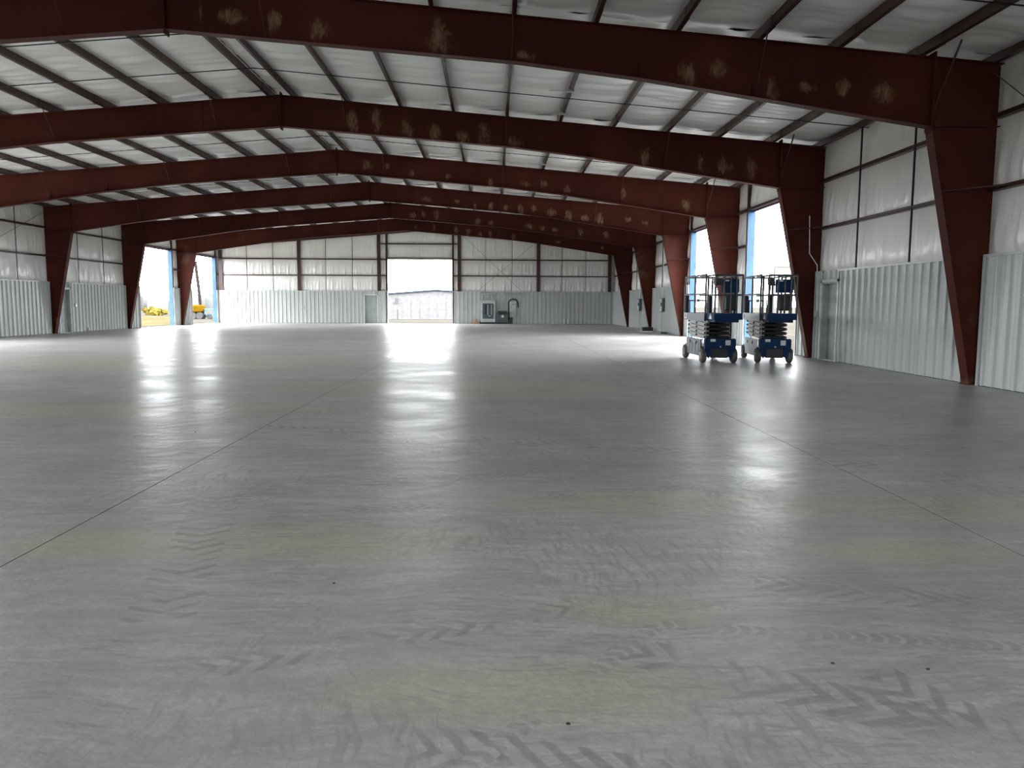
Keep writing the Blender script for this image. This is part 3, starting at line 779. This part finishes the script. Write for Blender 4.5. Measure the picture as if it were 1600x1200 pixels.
add('round_label', MB().disc((.02, -.505, .47), (0, 1, 0), .10, .006, 18), 'decal', tf); add('plinth', MB().box(-.44, .5, -.5, 0, -.1, 0), 'black', tf)
vf = thing('wall_enclosure', 'tall pale grey wall enclosure with a black hose looped over it', 'enclosure', (7.32, YL - .03, .5))
add('case', MB().bbox(-.25, .25, -.22, 0, 0, 1.22, .02), 'boxlight', vf); add('case_label', MB().box(-.05, .12, -.226, -.22, .96, 1.0), 'dark', vf)
for i in range(3): add('vent_slot', MB().box(-.14, .14, -.226, -.22, .16 + .06 * i, .18 + .06 * i), 'box', vf)
hs = [(-.30, -.1, .05)] + [(-.32 + .0 * a, -.1, .3 + .25 * a) for a in range(3)] + [(.03 + .36 * math.cos(PI - PI * i / 10), -.1, 1.05 + .33 * math.sin(PI * i / 10)) for i in range(11)] + [(.40, -.1, .9), (.42, -.1, .72)]
add('hose', MB().tube(hs, .035, 8), 'black', vf)
for x in (-.30, -.18, -.06): add('conduit_stub', MB().tube([(x, -.1, -.48), (x, -.1, .02)], .035, 8), 'black', vf)
wy = add('wireway', MB().bbox(4.80, 6.15, YL - .14, YL - .02, 2.20, 2.34, .01), 'box'); tag(wy, 'long grey wireway box above the switchboard cabinet', 'wireway')
for x in (5.0, 5.18, 5.45, 5.72, 5.80): add('conduit', MB().tube([(x, YL - .08, 1.8), (x, YL - .08, 2.22)], .022, 8), 'galv', wy)
wy = add('wireway', MB().bbox(6.66, 8.05, YL - .14, YL - .02, 2.18, 2.31, .01), 'box'); tag(wy, 'long grey wireway box above the wall enclosure with the hose', 'wireway')
for x, z in ((6.62, .98), (7.1, 1.72), (7.22, 1.72), (7.85, 1.6)): add('conduit', MB().tube([(max(x, 6.7), YL - .08, z), (max(x, 6.7), YL - .08, 2.2)], .02, 8), 'galv', wy)
o = add('wooden_block', MB().bbox(4.25, 4.72, YL - .5, YL - .15, 0, .16, .01).bbox(4.45, 4.6, YL - .5, YL - .2, .16, .34, .01), 'wood'); tag(o, 'pale wooden offcuts on the floor left of the switchboard', 'wood block')

def jbox(wl, a, z, label, cond=None):
    (lx, ly, lz), rot = WF[wl](a)
    t = thing('switch_box', label, 'switch box', (lx, ly, z)); t.rotation_euler = rot
    add('box', MB().bbox(-.06, .06, LD + .048, LD + .11, -.08, .08, .008), 'box', t); add('cover_plate', MB().box(-.05, .05, LD + .11, LD + .116, -.07, .07), 'chrome', t)
    if cond: add('conduit', MB().tube([(0, LD + .065, .08), (0, LD + .065, cond - z)], .012, 6), 'galv', t)
jbox('end', -8.62, 1.16, 'small outlet box on the far wall below the leftmost full post')
jbox('end', -4.30, 1.16, 'small outlet box on the far wall left of the grey door')
jbox('end', -2.72, 1.16, 'small switch box between the grey door and the big far opening')
jbox('end', 3.54, 1.16, 'small switch box on the far wall right of the big opening')
jbox('left', 39.75, 1.35, 'switch box with conduit on the left wall beside the grey door', 2.4)
jbox('left', 40.9, .12, 'low outlet box at the foot of the left wall liner')
jbox('left', 53.9, 1.25, 'switch box on the narrow liner between the two left openings')
jbox('right', 22.0, 1.25, 'switch box between the second column and the grey right door', 2.3)
def disconnect(y, label, top_):
    t = thing('disconnect_panel', label, 'electrical panel', (XW - LD - .05, y, 1.12)); t.rotation_euler = (0, 0, PI / 2)
    add('enclosure', MB().bbox(-.30, .30, .0, .16, 0, .74, .015), 'dark', t); add('cover', MB().box(-.26, .26, .16, .17, .04, .70), 'box', t)
    add('handle', MB().box(-.22, -.16, .17, .21, .3, .5), 'black', t)
    add('conduit', MB().tube([(0, .07, .74), (0, .07, top_ - 1.12)], .026, 8), 'galv', t); add('conduit', MB().tube([(.12, .05, .74), (.12, .05, 1.9)], .012, 6), 'galv', t)
    add('conduit', MB().tube([(0, .07, -1.1), (0, .07, 0)], .018, 6), 'box', t)
disconnect(48.75, 'dark electrical panel with white conduit on the right wall between the two farthest columns', 4.3)
disconnect(42.1, 'dark electrical panel with tall conduits on the right wall before the fifth frame', 5.0)
# conduit running down the second column to its switch box
o = add('conduit', MB().tube([(14.72, FY(2) - .3, 4.0), (14.76, FY(2) - .3, 2.95), (14.98, FY(2) - .34, 2.62), (15.0, FY(2) - .36, 1.3)], .014, 8), 'galv'); tag(o, 'thin white conduit bent down the second column toward the switch box', 'conduit')
# pipe stubs and small things
for i, (x, h) in enumerate([(11.25, .42), (11.55, .34), (10.4, .12)]):
    o = add('pipe_stub', MB().tube([(x, YL - .25, 0), (x, YL - .25, h)], .04, 10).disc((x, YL - .25, h), (0, 0, 1), .05, .02, 12), 'frame')
    tag(o, ['taller white pipe stub rising from the floor at the far wall', 'shorter white pipe stub close beside the taller one', 'very low white pipe stub left of the paired stubs'][i], 'pipe', 'pipe stubs')
bx = thing('tool_case', 'small dark case on the floor at the foot of the right wall', 'case', (14.5, 44.0, 0))
add('body', MB().bbox(-.3, .3, -.2, .2, 0, .24, .02), 'black', bx); add('handle', MB().tube([(-.08, 0, .24), (-.08, 0, .29), (.08, 0, .29), (.08, 0, .24)], .012, 6), 'dark', bx)
o = add('pipe_length', MB().tube([(13.9, 43.2, .03), (14.6, 43.0, .03)], .03, 8), 'frame'); tag(o, 'white pipe length lying on the floor beside the dark case', 'pipe')
o = add('pipe_length', MB().tube([(14.7, 41.4, 0), (14.7, 41.4, .28)], .03, 8), 'frame'); tag(o, 'short white pipe standing at the foot of the right wall', 'pipe')
o = add('wood_offcut', MB().bbox(14.5, 14.85, 40.4, 41.2, 0, .09, .01), 'dark'); tag(o, 'dark offcut lying at the foot of the right wall', 'offcut')
for i, (x, y, lb) in enumerate([(5.03, 4.08, 'dark pebble left of centre on the open floor, in front of the yellow stain'), (2.43, 9.06, 'dark pebble on the floor toward the left, beyond the tyre tracks'), (4.95, 8.39, 'flat dark pebble near the middle of the floor'),
                             (7.30, 3.11, 'dark pebble on the right foreground floor'), (6.15, 2.65, 'dark pebble in the bottom middle foreground'), (7.67, 3.05, 'small dark pebble farthest right in the foreground')]):
    bm = bmesh.new(); bmesh.ops.create_icosphere(bm, subdivisions=1, radius=.007)
    for v in bm.verts: v.co = Vector((v.co.x * (1.3 + .3 * noise.noise(v.co * 90 + Vector((i, 0, 0)))), v.co.y, v.co.z * .5))
    me = bpy.data.meshes.new('pebble'); bm.to_mesh(me); bm.free(); o = add('pebble', me, 'black', None, (x, y, .003)); tag(o, lb, 'pebble', 'pebbles on the floor')

# ------------------------------------------------------------ outside
ob = thing('outbuilding', 'white metal outbuilding with low grey-blue roof edge beyond the far opening', 'building', (0, 90, -.3))
add('wall', MB().prism([(-16, 0), (9, 0), (9, 2.75), (-.8, 3.3), (-16, 2.1)], 0, 12), 'bldg', ob)
rf_ = add('roof', MB().prism([(-16.2, 2.1), (-.8, 3.3), (9.2, 2.75), (9.2, 2.87), (-.8, 3.42), (-16.2, 2.22)], -.25, 12.2), 'roofblue', ob)
for i in range(25): add('wall_rib', MB().box(-15.6 + i, -15.55 + i, -.03, 0, 0, 2.05 + max(0, 12 - abs(i - 15)) * .0), 'bldg', ob)
w_ = add('window', MB().box(-5.45, -4.9, -.08, 0, 1.8, 2.5), 'bldg', ob); add('pane', MB().box(-5.38, -4.97, -.09, -.08, 1.87, 2.43), 'outgrey', w_)
o = add('bollard', MB().tube([(-4.6, 86, -.3), (-4.6, 86, .92)], .07, 10), 'outgrey'); tag(o, 'thin upright post in front of the white outbuilding', 'post')

random.seed(11)
bk = MB(); n = 24
vs = []
for j in range(9):
    for i in range(n + 1):
        y = 42 + 8 * j; xm = min(-17.5, 5.88 - .385 * y); x = -95 + (xm + 95) * i / n
        vs.append((x, y, -.285 + (.03 * noise.noise(Vector((x * .2, y * .2, 0))) if 0 < j < 8 and 0 < i < n else -.03)))
bk.add(vs, [(j * (n + 1) + i, j * (n + 1) + i + 1, (j + 1) * (n + 1) + i + 1, (j + 1) * (n + 1) + i) for j in range(8) for i in range(n)])
o = add('soil_field', bk, 'bank', gd)
tw = MB()
for i in range(170):
    x = random.uniform(-190, -55); y = random.uniform(190, 330); w_ = random.uniform(2, 6); h_ = random.uniform(1.6, 3.4)
    tw.prism([(x, -.32), (x + w_, -.32), (x + w_, h_), (x + w_ / 2, h_ + w_ * .2), (x, h_)], y, y + 5)
o = add('distant_town', tw, 'bldg'); tag(o, 'hazy scatter of far pale houses beyond the left openings', 'town'); o['kind'] = 'stuff'
def shrub(x, y, z, r_, mat, nm, label, grp, seed):
    bm = bmesh.new(); rr = random.Random(seed)
    for k in range(9):
        c = Vector((rr.uniform(-.6, .6), rr.uniform(-.5, .5), rr.uniform(.2, .8))) * r_
        mtx = Matrix.Translation(c)
        res = bmesh.ops.create_icosphere(bm, subdivisions=2, radius=r_ * rr.uniform(.35, .55), matrix=mtx)
        for v in res['verts']: v.co += (v.co - c) * noise.noise(v.co * 3.1 + Vector((seed, 0, 0))) * .9
    me = bpy.data.meshes.new(nm); bm.to_mesh(me); bm.free()
    t = thing(nm, label, 'shrub', (x, y, z), 0, grp)
    add('foliage', me, mat, t)
    add('stem', MB().tube([(0, 0, -.2), (0, 0, r_ * .6)], .05, 6), 'pole', t)
for i in range(10):
    shrub(-62 + i * 2.6 + random.uniform(-.3, .3), 113 + random.uniform(-2, 2), -.35, random.uniform(.75, 1.1), 'leaf' if i % 3 else 'leafg', 'autumn_shrub',
          'autumn shrub in the yellow row beyond the tan field outside the left openings', 'autumn shrubs beyond the field', i + 3)
pl = thing('utility_pole', 'leaning brown utility pole outside the far left opening', 'pole', (-27.5, 90, -.3))
add('shaft', MB().tube([(.25, 0, 0), (.05, 0, 3.2), (-.25, 0, 6.4)], .16, 10), 'pole', pl); add('cross_arm', MB().box(-1.2, 1.0, -.06, .06, 4.6, 4.68), 'pole', pl)
yl = thing('yellow_loader', 'small yellow machine by the foot of the utility pole', 'machine', (-26.9, 88, -.3))
add('body', MB().bbox(-.55, .55, -.8, .8, .75, 1.55, .12), 'yellow', yl); add('bucket', MB().prism([(-.7, .6), (-.9, .95), (-.55, 1.1), (-.45, .7)], -.7, .7), 'yellow', yl)
for y in (-.5, .5):
    for x in (-.35, .35): add('wheel', MB().disc((x, y, .38), (0, 1, 0), .38, .1, 14), 'black', yl)
tr_ = thing('blue_trailer', 'blue flat trailer parked right of the yellow machine outside', 'trailer', (-24.8, 89, -.3))
add('bed', MB().bbox(-1.5, 1.7, -.9, .9, .95, 1.12, .03), 'blue', tr_)
for x in (-1.4, -.7, 0, .8, 1.5): add('stake', MB().box(x - .04, x + .04, -.9, -.84, .5, .95), 'blue', tr_)
add('side_rail', MB().box(-1.5, 1.7, -.92, -.86, .5, .58), 'blue', tr_)
for x in (-.9, 1.1): add('wheel', MB().disc((x, -.8, .32), (0, 1, 0), .32, .1, 14), 'black', tr_)
# far hills
def hill(cx, cy, wx, h, label, seed):
    n = 40; pts = [(-wx + 2 * wx * i / n, h * (math.sin(PI * i / n) ** .6) * (.85 + .25 * noise.noise(Vector((i * .22, seed, 0))))) for i in range(n + 1)]
    m = MB()
    vs = []; 
    rows = 8
    for j in range(rows + 1):
        d = j / rows; k = math.sin(PI * d)
        vs += [(x, d * 160 - 80, z * k - 2) for x, z in pts]
    fs = [(j * (n + 1) + i, j * (n + 1) + i + 1, (j + 1) * (n + 1) + i + 1, (j + 1) * (n + 1) + i) for j in range(rows) for i in range(n)]
    m.add(vs, fs, True); o = add('hill', m, 'hill', None, (cx, cy, 0)); o['kind'] = 'structure'; o['label'] = label; o['category'] = 'hill'
hill(-330, 620, 190, 8.5, 'pale hazy hill on the horizon beyond the left openings', 1)
hill(330, 420, 150, 9, 'pale hazy hill beyond the right openings', 5)
# gantry pole beyond the right opening
gp = thing('pipe_gantry', 'thin pale pipe gantry beyond the opening behind the right lift', 'gantry', (27.3, 60, -.3))
add('post', MB().tube([(0, 0, 0), (0, 0, 4.7)], .07, 8), 'outgrey', gp); add('beam', MB().tube([(0, 0, 4.7), (5, 0, 4.72)], .06, 8), 'outgrey', gp)
add('post', MB().tube([(5, 0, 0), (5, 0, 4.7)], .07, 8), 'outgrey', gp); add('wire', MB().tube([(0, 0, 4.75), (-1.3, 0, 4.85), (-2.6, 0, 4.8)], .03, 6), 'outgrey', gp)
